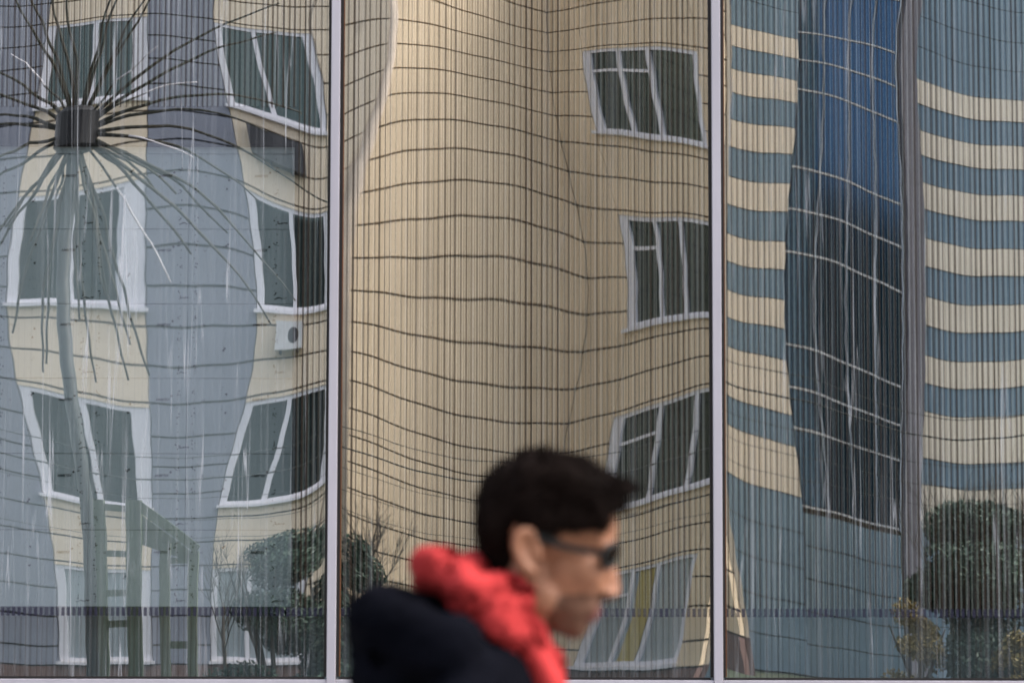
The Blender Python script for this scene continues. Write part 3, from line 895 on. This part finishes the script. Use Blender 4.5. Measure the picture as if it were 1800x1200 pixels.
# --- wooden climbing frame
YF = -17.0
cf0 = trace(207, 1000, YF)
frame = thing("climbing_frame", (cf0.x, YF, 0), "weathered wooden climbing frame with a ladder and sloping plank", "climbing frame")
def post(px, pyt, wpx, y=YF):
    p = trace(px, pyt, y); p2 = trace(px, 1100, y)
    w = wpx / (FPX / (14 - y)) / 2
    b = MB(); b.box(p2.x - w, p2.x + w, y - 0.06, y + 0.06, -0.13, p.z)
    b.build("post", M["wood"], frame)
    return p2.x, p.z
xa, za = post(176, 878, 30); xb, zb = post(237, 878, 30)
xc, zc = post(290, 955, 22); xd, zd = post(338, 968, 22)
for py in (893, 973, 1042, 1096):
    z = trace(207, py, YF).z
    b = MB(); b.box(min(xa, xb) + 0.02, max(xa, xb) - 0.02, YF - 0.04, YF + 0.04, z - 0.04, z + 0.04); b.build("rung", M["wood"], frame)
for py in (985, 1133):
    z = trace(314, py, YF).z
    b = MB(); b.box(min(xc, xd) + 0.02, max(xc, xd) - 0.02, YF - 0.04, YF + 0.04, z - 0.04, z + 0.04); b.build("rung", M["wood"], frame)
b = MB(); b.bar((xb + 0.05, YF + 0.10, za - 0.02), (xd + 0.06, YF + 0.10, zd + 0.02), 0.08, 0.12); b.build("handrail", M["wood"], frame)
b = MB()
z0s, z1s = za - 0.08, zd - 0.04
b.hexa([(xb, YF - 0.10, z0s - 0.42), (xd, YF - 0.10, z1s - 0.12), (xd, YF - 0.07, z1s - 0.12), (xb, YF - 0.07, z0s - 0.42), (xb, YF - 0.10, z0s), (xd, YF - 0.10, z1s), (xd, YF - 0.07, z1s), (xb, YF - 0.07, z0s)])
b.build("sloping_plank", M["wood"], frame)

# --- trees and shrubs
def leaf_cloud(name, parent, mt, blobs, n, size, rng):
    b = MB()
    tot = sum(r[3] * r[4] * r[5] for r in blobs)
    for (cx, cy, cz, rx, ry, rz) in blobs:
        k = int(n * rx * ry * rz / tot)
        for _ in range(k):
            d = Vector((rng.gauss(0, 1), rng.gauss(0, 1), rng.gauss(0, 1))).normalized() * (rng.random() ** 0.4)
            p = Vector((cx + d.x * rx, cy + d.y * ry, cz + d.z * rz))
            if p.z < 0.0: continue
            s = size * rng.uniform(0.6, 1.4)
            u = Vector((rng.uniform(-1, 1), rng.uniform(-1, 1), rng.uniform(-1, 1))).normalized()
            w = u.cross(Vector((rng.uniform(-1, 1), rng.uniform(-1, 1), rng.uniform(-1, 1)))).normalized()
            b.add([p - u * s, p + w * s * 0.45, p + u * s, p - w * s * 0.45], [(0, 1, 2, 3)])
    return b.build(name, mt, parent)
def shrub(name, X, Y, h, w, mt, label, cat, seed, n=5000, size=0.05, trunk=0.05):
    rng = random.Random(seed)
    r = thing(name, (X, Y, 0), label, cat)
    b = MB()
    for i in range(5):
        a = rng.uniform(0, 6.28)
        b.tube([(X, Y, -0.1), (X + 0.25 * w * math.cos(a) * 0.5, Y + 0.25 * w * math.sin(a) * 0.5, h * 0.4), (X + 0.4 * w * math.cos(a), Y + 0.4 * w * math.sin(a), h * 0.8)], [trunk, trunk * 0.6, trunk * 0.2], 6)
    b.build("trunk", M["bark"], r)
    blobs = []
    for i in range(16):
        t = rng.random()
        z = h * (0.12 + 0.78 * t)
        ww = w * (0.62 - 0.42 * t ** 1.6)
        blobs.append((X + rng.uniform(-ww, ww) * 0.75, Y + rng.uniform(-ww, ww) * 0.75, z, w * rng.uniform(0.16, 0.26), w * rng.uniform(0.16, 0.26), h * rng.uniform(0.07, 0.13)))
    leaf_cloud("crown", r, mt, blobs, n, size, rng)
    return r
shrub("evergreen_shrub", -2.62, -21.0, 2.55, 1.75, M["pine"], "dark evergreen shrub mirrored behind the left mullion", "shrub", 3, 26000, 0.032)
shrub("evergreen_shrub", trace(618, 1000, -21.6).x, -21.6, 2.35, 0.95, M["pine"], "small evergreen shrub mirrored beside the dark hood", "shrub", 4, 12000, 0.032)
shrub("evergreen_shrub", 6.5, -22.0, 3.0, 2.7, M["pine"], "broad dark shrub mirrored at the lower right", "shrub", 5, 36000, 0.04)
shrub("yellow_shrub", 5.05, -21.0, 1.55, 1.0, M["yleaf"], "low yellowish shrub mirrored left of the broad dark one", "shrub", 6, 5000, 0.03)
shrub("yellow_shrub", 6.3, -20.6, 1.25, 0.8, M["yleaf"], "low yellowish shrub mirrored in front of the broad dark one", "shrub", 7, 4000, 0.03)
def bare_tree(X, Y, h, label, seed):
    rng = random.Random(seed)
    r = thing("bare_tree", (X, Y, 0), label, "tree", "leafless young trees")
    b = MB(); tw = MB()
    b.tube([(X, Y, -0.1), (X + 0.03, Y, h * 0.3), (X - 0.02, Y, h * 0.55)], [0.04, 0.032, 0.022], 7)
    def grow(p, d, L, rad, lv):
        pts = [p]; q_ = p
        for i in range(3):
            d = (d + Vector((rng.uniform(-.2, .2), rng.uniform(-.2, .2), rng.uniform(-.05, .22)))).normalized()
            q_ = q_ + d * L / 3; pts.append(q_)
        (tw if lv > 0 else b).tube(pts, [rad, rad * 0.85, rad * 0.65, rad * 0.45], 5, cap=False)
        if lv >= 3: return
        for _ in range(4 if lv < 2 else 3):
            t = rng.uniform(0.3, 1.0); pp = pts[min(3, int(t * 3))]
            nd = (d + Vector((rng.uniform(-.8, .8), rng.uniform(-.8, .8), rng.uniform(-.1, .6)))).normalized()
            grow(pp, nd, L * rng.uniform(0.5, 0.75), rad * 0.55, lv + 1)
    for i in range(6):
        a = rng.uniform(0, 6.28)
        grow(Vector((X, Y, h * rng.uniform(0.25, 0.55))), Vector((math.cos(a) * 0.5, math.sin(a) * 0.5, 1)).normalized(), h * 0.32, 0.013, 0)
    b.build("trunk", M["bark"], r, True); tw.build("crown", M["bark"], r)
bare_tree(6.0, -24.0, 3.9, "leafless young tree mirrored against the right ivory bands", 21)
bare_tree(7.2, -24.5, 4.1, "leafless young tree mirrored at the far right edge", 22)
bare_tree(-1.9, -25.0, 2.9, "leafless young tree mirrored left of the walker", 23)
bare_tree(-3.6, -24.0, 2.9, "leafless young tree mirrored by the climbing frame", 24)

# --- overhead cables between two posts
def catenary(a, bq, sag, n=24):
    a, bq = Vector(a), Vector(bq)
    return [a.lerp(bq, i / n) + Vector((0, 0, -sag * 4 * (i / n) * (1 - i / n))) for i in range(n + 1)]
for (X, lab) in ((-15.0, "left"), (15.0, "right")):
    r = thing("utility_post", (X, -28, 0), "concrete utility post carrying cables at the %s end of the street" % lab, "post", "utility posts")
    b = MB(); b.tube([(X, -28, -0.13), (X, -28, 5.2)], [0.14, 0.1], 12); b.build("shaft", M["plinth"], r, True)
    b = MB(); b.box(X - 0.06, X + 0.06, -28.5, -27.5, 4.55, 4.65); b.build("cross_arm", M["wood"], r)
CB_L = [("topmost", 4.35, 4.6, 0.35, 0.008, -27.6), ("thick second", 4.05, 4.4, 0.42, 0.014, -27.8), ("third", 3.9, 4.0, 0.5, 0.006, -28.0), ("fourth", 3.5, 3.8, 0.55, 0.006, -28.2), ("lowest", 3.1, 3.5, 0.5, 0.006, -28.4)]
for nm, z0, z1, sg, rad, y in CB_L:
    b = MB(); b.tube(catenary((-15, y, z0), (15, y, z1), sg, 40), rad, 6)
    tag(b.build("overhead_cable", M["cable"], smooth=True), "%s of the five dark cables strung across the street" % nm, "cable", "overhead cables")

# ================================================================== the walker
PY = -14.0 + 3.85
S = 1.0 / 1300.0
def PX(px): return (px - 900.0) * S
def PZ(py): return at_y(900, py, PY).z
def P3(px, py, lat=0.0):
    """photo pixel at the walker's distance; lat in pixels, positive away from the camera"""
    return Vector((PX(px), PY + lat * S, PZ(py)))
person = thing("person", (PX(850), PY, 0), "person in a navy hooded jacket, red scarf and dark glasses walking right", "person")
def ico(sub=3):
    bm = bmesh.new(); bmesh.ops.create_icosphere(bm, subdivisions=sub, radius=1.0)
    v = [x.co.copy() for x in bm.verts]; f = [tuple(q.index for q in p.verts) for p in bm.faces]; bm.free()
    return v, f
IV, IF = ico(3)
def blob(b, px, py, rx, ry, rl, lat=0.0, ang=0.0):
    """ellipsoid: rx along the picture, ry down, rl in depth (pixels); ang clockwise degrees"""
    c = P3(px, py, lat); ca, sa = math.cos(R(-ang)), math.sin(R(-ang))
    vs_ = []
    for v in IV:
        x, z = v.x * rx, v.z * ry
        vs_.append((c.x + (x * ca - z * sa) * S, c.y + v.y * rl * S, c.z + (x * sa + z * ca) * S))
    b.add(vs_, IF)
def chain(b, pts, steps=6):
    """tapered limb through (px, py, lat, r) joints"""
    for a, c in zip(pts, pts[1:]):
        for i in range(steps + 1):
            t = i / steps
            q_ = [a[j] + (c[j] - a[j]) * t for j in range(4)]
            blob(b, q_[0], q_[1], q_[3], q_[3], q_[3], q_[2])
def fuse(name, b, mts, parent, voxel, smooth_it, disp=None):
    o = obj(name + "_raw", b.v, b.f, mts if isinstance(mts, list) else [mts])
    rm = o.modifiers.new("r", 'REMESH'); rm.mode = 'VOXEL'; rm.voxel_size = voxel; rm.use_smooth_shade = True
    if smooth_it:
        sm = o.modifiers.new("s", 'SMOOTH'); sm.iterations = smooth_it; sm.factor = 0.5
    dgx = bpy.context.evaluated_depsgraph_get()
    me = bpy.data.meshes.new_from_object(o.evaluated_get(dgx))
    me.name = name
    bpy.data.objects.remove(o)
    off = wloc(parent)
    for v in me.vertices:
        if disp: v.co += disp(v.co, v.normal)
        v.co -= off
    me.polygons.foreach_set("use_smooth", [True] * len(me.polygons))
    me.update()
    n = bpy.data.objects.new(name, me); n.parent = parent; col.objects.link(n)
    return n
def zpx(z):   # photo-pixel row for a height at the walker
    return 1062 - (z - 1.55) * 1300

skin_m = mat("skin", (0.34, 0.15, 0.082), 0.5, 0.14, 30, spec=0.35, sss=0.06)
stub_shade_m = mat("stubble_and_shade_skin", (0.13, 0.058, 0.033), 0.6, 0.15, 60, spec=0.3)  # stubble, darkened further to paint shade on the lower face
lip_m = mat("lip", (0.20, 0.065, 0.055), 0.5)
M["hair"] = mat("dark_brown_hair", (0.009, 0.0055, 0.0045), 0.7, 0.3, 20, spec=0.03)
M["navy"] = mat("navy_cloth", (0.0035, 0.0037, 0.006), 0.9, 0.3, 12, bump=0.2, bscale=250, spec=0.02)
M["red"] = mat("red_wool", (0.45, 0.038, 0.038), 0.9, 0.2, 14, bump=0.4, bscale=300, spec=0.15)
M["trouser"] = mat("dark_denim", (0.02, 0.024, 0.035), 0.9, 0.2, 30)
M["shoe"] = mat("black_leather", (0.012, 0.011, 0.01), 0.45)
M["frame_black"] = mat("black_plastic", (0.004, 0.0035, 0.003), 0.5)
M["eye"] = mat("eye_white", (0.6, 0.57, 0.55), 0.2)
M["lens"] = glass_dark("lens_glass", (0.006, 0.005, 0.004), (0.5, 0.5, 0.5), 0.03)

HT_ANG = 17
b = MB()
blob(b, 955, 905, 112, 100, 92)                     # skull
blob(b, 1022, 925, 64, 58, 72, ang=10)              # forehead
blob(b, 1005, 1000, 66, 82, 70, ang=20)             # mid face
blob(b, 985, 1052, 62, 50, 60, ang=25)              # jaw
blob(b, 1008, 1098, 27, 25, 32, ang=20); blob(b, 975, 1082, 46, 28, 46, ang=28)             # chin
blob(b, 1052, 960, 36, 24, 56, ang=15)              # brow ridge
for s in (-1, 1):
    blob(b, 1018, 1004, 42, 30, 22, lat=50 * s, ang=20)     # cheekbone
    blob(b, 950, 1048, 34, 30, 18, lat=56 * s, ang=30)      # jaw angle
    blob(b, 1070, 1045, 13, 11, 11, lat=13 * s)             # nostril wing
blob(b, 1028, 1066, 30, 30, 36, ang=20)             # muzzle
chain(b, [(1066, 978, 0, 13), (1074, 1010, 0, 13), (1077, 1036, 0, 14)], 5)    # nose
blob(b, 1076, 1038, 15, 13, 16)
blob(b, 1046, 1070, 13, 8, 24, ang=20); blob(b, 1040, 1085, 12, 8, 21, ang=20)   # lips
for s in (-1, 1):                                     # ears
    L_ = 94 * s
    blob(b, 926, 968, 17, 36, 7, lat=L_ - 6 * s, ang=8)
    chain(b, [(942, 950, L_, 6), (934, 936, L_ + 5 * s, 7), (920, 934, L_ + 9 * s, 8), (909, 946, L_ + 11 * s, 8), (907, 966, L_ + 10 * s, 8), (914, 986, L_ + 6 * s, 8), (926, 1002, L_ + 2 * s, 10), (936, 1004, L_, 10)], 4)
    chain(b, [(945, 962, L_ - 4 * s, 8), (946, 978, L_ - 4 * s, 9)], 3)
chain(b, [(930, 1010, 0, 66), (900, 1080, 0, 68), (872, 1170, 0, 80)], 6)         # neck
# body under the clothes (walking, hands in the jacket pockets)
chain(b, [(862, 1190, 0, 95), (838, zpx(1.30), 0, 130), (830, zpx(1.10), 0, 118), (832, zpx(0.98), 0, 125)], 6)
for s in (-1, 1):
    chain(b, [(858, 1215, 90 * s, 70), (842, zpx(1.38), 215 * s, 62), (790, zpx(1.12), 255 * s, 48), (900, zpx(0.98), 205 * s, 38), (960, zpx(0.97), 170 * s, 34)], 6)
legs = {-1: [(850, zpx(0.93), -105, 105), (960, zpx(0.52), -95, 68), (1060, zpx(0.12), -90, 44), (1080, zpx(0.06), -90, 42), (1210, zpx(0.045), -95, 36)],
        1: [(820, zpx(0.93), 105, 105), (800, zpx(0.50), 100, 68), (560, zpx(0.20), 95, 44), (545, zpx(0.16), 95, 42), (640, zpx(0.05), 98, 34)]}
for s in (-1, 1): chain(b, legs[s], 8)
body = fuse("body", b, [skin_m, stub_shade_m, lip_m], person, 0.0045, 3)
off = wloc(person)
mi = []
for p in body.data.polygons:
    c = p.center + off
    lat = abs(c.y - PY) / S
    px = c.x / S + 900; py = 1062 - (c.z - 1.55) / S
    k = 0
    if py > 1042 and py < 1130 and px > 935 and (px + 0.55 * (py - 1042) > 985) and lat < 75: k = 1
    if (px - 1046) ** 2 / 22 ** 2 + (py - 1078) ** 2 / 12 ** 2 < 1 and lat < 26: k = 2
    mi.append(k)
body.data.polygons.foreach_set("material_index", mi)
# hair: shell plus strands
hb = MB()
blob(hb, 944, 886, 104, 92, 98)
blob(hb, 878, 915, 40, 88, 84)
blob(hb, 888, 985, 34, 44, 60)
chain(hb, [(935, 835, 0, 46), (1000, 846, 0, 46), (1050, 862, 0, 36), (1082, 862, 0, 20), (1100, 857, 0, 9)], 5)
for lat in (-52, -26, 26, 52):
    chain(hb, [(940, 846, lat, 44), (1000, 862, lat, 40), (1046, 876, lat * 0.9, 30), (1070, 888, lat * 0.8, 18)], 5)
blob(hb, 1036, 898, 38, 38, 64, ang=20)
for lat in (-62, -35, 0, 35, 62): chain(hb, [(1030, 880, lat, 30), (1048, 908, lat * 0.98, 24), (1046, 926, lat * 0.98, 13)], 4)
for s in (-1, 1): chain(hb, [(985, 915, 74 * s, 20), (1020, 922, 70 * s, 15)], 4)
for s in (-1, 1):
    blob(hb, 950, 912, 34, 26, 14, lat=88 * s); blob(hb, 962, 938, 12, 26, 8, lat=84 * s)
    blob(hb, 1000, 908, 44, 30, 16, lat=76 * s)
def hair_disp(co, no):
    return no * 0.004 * mnoise.noise(Vector((co.x * 60, co.y * 60, co.z * 40)))
hair = fuse("hair", hb, M["hair"], person, 0.006, 3, hair_disp)
rng = random.Random(5)
sb = MB()
hv = [(v.co + off, v.normal.copy()) for v in hair.data.vertices]
for _ in range(2600):
    p, nn = rng.choice(hv)
    px = p.x / S + 900; py = 1062 - (p.z - 1.55) / S
    fwd = Vector((1, 0, 0.05)) if px > 900 else Vector((-0.2, 0, -1))
    d = (fwd - nn * fwd.dot(nn)).normalized()
    L_ = rng.uniform(0.015, 0.04) if px > 930 and py < 900 else rng.uniform(0.006, 0.014)
    a = p - nn * 0.004
    q1 = p + d * L_ * 0.5 + nn * 0.004; q2 = p + d * L_ + nn * rng.uniform(0.0, 0.008)
    sb.tube([a, q1, q2], [0.0012, 0.0010, 0.0003], 4, cap=False)
for _ in range(120):     # quiff spikes
    t = rng.random(); lat = rng.gauss(0, 30)
    a = P3(1040 + 50 * t, 858 + rng.uniform(-10, 14), lat); e = P3(1084 + 28 * t + rng.uniform(-14, 10), 850 + rng.uniform(-14, 22), lat * 1.1)
    sb.tube([a, a.lerp(e, 0.5) + Vector((0, 0, 0.004)), e], [0.004, 0.003, 0.0004], 4, cap=False)
sb.build("strands", M["hair"], hair)
# eyebrows, eyes, glasses
for s in (-1, 1):
    bb = MB(); chain(bb, [(1062, 950, 22 * s, 5), (1050, 948, 48 * s, 5)], 6); fuse("eyebrow", bb, M["hair"], person, 0.003, 1)
    bb = MB(); blob(bb, 1046, 980, 12, 12, 12, lat=34 * s); fuse("eye", bb, M["eye"], person, 0.003, 1)
gl = bpy.data.objects.new("glasses", None); gl.parent = person; gl.location = P3(1070, 972) - off; col.objects.link(gl)
def lens_ring(s):
    pts = []
    for i in range(25):
        t = 2 * math.pi * i / 24
        u = math.copysign(abs(math.cos(t)) ** 0.55, math.cos(t)) * 34; v = math.copysign(abs(math.sin(t)) ** 0.6, math.sin(t)) * 20
        lat = (45 + u) * s
        wrap = 0.0045 * (45 + u)
        pts.append(P3(1084 - wrap * (45 + u) * 0.9 - (v) * -0.30, 976 - v, lat))
    return pts
for s in (-1, 1):
    pts = lens_ring(s)
    bb = MB(); bb.tube(pts, 0.0030, 6, cap=False); bb.build("rim", M["frame_black"], gl, True)
    c = sum(pts[:-1], Vector()) / 24
    bb = MB(); bb.add(pts[:-1] + [c], [(i, (i + 1) % 24, 24) for i in range(24)]); bb.build("lens", M["lens"], gl, True)
    bb = MB(); bb.bar(P3(1056, 974, 80 * s), P3(990, 962, 87 * s), 0.004, 0.009); bb.bar(P3(990, 962, 87 * s), P3(936, 940, 95 * s), 0.004, 0.010); bb.build("temple_arm", M["frame_black"], gl)
bb = MB(); bb.tube([P3(1083, 972, -12), P3(1087, 970, 0), P3(1083, 972, 12)], 0.002, 6); bb.build("bridge", M["frame_black"], gl, True)
# scarf: three bulky turns and a hanging end
scb = MB()
def loop(cx, cy, ax, ay, al, tilt, r, n=40, ph=0.0):
    for i in range(n):
        t = 2 * math.pi * i / n
        u, lat = math.cos(t) * ax, math.sin(t) * al
        x = cx + u; y = cy + u * tilt
        rr_ = r * (1 + 0.22 * math.sin(5 * t + ph) + 0.15 * math.sin(9 * t + 2 * ph))
        blob(scb, x, y, rr_, rr_ * 0.95, rr_, lat=lat)
loop(846, 1030, 82, 0, 100, 0.42, 30, 44, 0.4)
loop(836, 1040, 84, 0, 112, 0.62, 30, 44, 2.1)
loop(868, 1092, 78, 0, 112, 0.95, 26, 44, 4.0)
blob(scb, 770, 1012, 34, 36, 60); blob(scb, 800, 1030, 40, 44, 80); blob(scb, 830, 1000, 36, 30, 78)
chain(scb, [(890, 1085, -98, 24), (925, 1135, -84, 26), (962, 1205, -55, 30), (985, 1330, -40, 34), (980, 1470, -38, 36)], 8)
chain(scb, [(940, 1105, -50, 22), (958, 1160, -25, 26), (972, 1220, -10, 30)], 6)
def scarf_disp(co, no):
    q_ = Vector((co.x * 22 + co.z * 14, co.y * 12, co.z * 20 - co.x * 12))
    return no * (0.017 * (mnoise.noise(q_)) - 0.005 + 0.004 * mnoise.noise(q_ * 2.7))
fuse("scarf", scb, M["red"], person, 0.005, 4, scarf_disp)
# jacket with hood, sleeves into the pockets
jb = MB()
chain(jb, [(850, 1190, 0, 120), (828, zpx(1.32), 0, 158), (815, zpx(1.15), 0, 158), (815, zpx(1.0), 0, 160), (818, zpx(0.84), 0, 158)], 7)
for s in (-1, 1):
    blob(jb, 815, zpx(1.22), 150, 330, 110, lat=90 * s)
    chain(jb, [(850, 1205, 80 * s, 88), (830, zpx(1.375), 205 * s, 88), (775, zpx(1.12), 265 * s, 72), (890, zpx(0.98), 225 * s, 62), (940, zpx(0.965), 190 * s, 60)], 7)
# hood folded down on the back
for i in range(26):
    t = math.pi * (i / 25)
    lat = math.cos(t) * 150
    blob(jb, 800 - math.sin(t) * 118, 1112 + 26 * math.cos(2 * t), 60 + 14 * math.sin(t), 62, 52, lat=lat)
blob(jb, 706, 1120, 92, 80, 110); blob(jb, 715, 1190, 100, 90, 150); blob(jb, 745, 1085, 62, 46, 115)
def jk_disp(co, no):
    q_ = Vector((co.x * 9, co.y * 9, co.z * 16))
    return no * (0.012 * mnoise.noise(q_) + 0.006 * mnoise.noise(q_ * 2.6))
fuse("jacket", jb, M["navy"], person, 0.008, 4, jk_disp)
tb = MB()
for s in (-1, 1):
    L_ = legs[s]
    chain(tb, [(*L_[0][:3], 122), (*L_[1][:3], 88), (L_[2][0], L_[2][1], L_[2][2], 72)], 9)
fuse("trousers", tb, M["trouser"], person, 0.009, 3)
for s in (-1, 1):
    L_ = legs[s]
    shb = MB()
    a = L_[2]; c = L_[4]
    if s < 0:
        chain(shb, [(a[0] - 20, zpx(0.055), a[2], 66), (c[0] - 60, zpx(0.05), c[2], 60), (c[0], zpx(0.04), c[2], 50)], 6)
    else:
        chain(shb, [(a[0] - 10, zpx(0.16), a[2], 66), (c[0] - 30, zpx(0.06), c[2], 60), (c[0] + 20, zpx(0.042), c[2], 50)], 6)
    def flat(co, no):
        return Vector((0, 0, max(0.0, 0.001 - co.z)))
    fuse("shoe", shb, M["shoe"], person, 0.007, 2, flat)
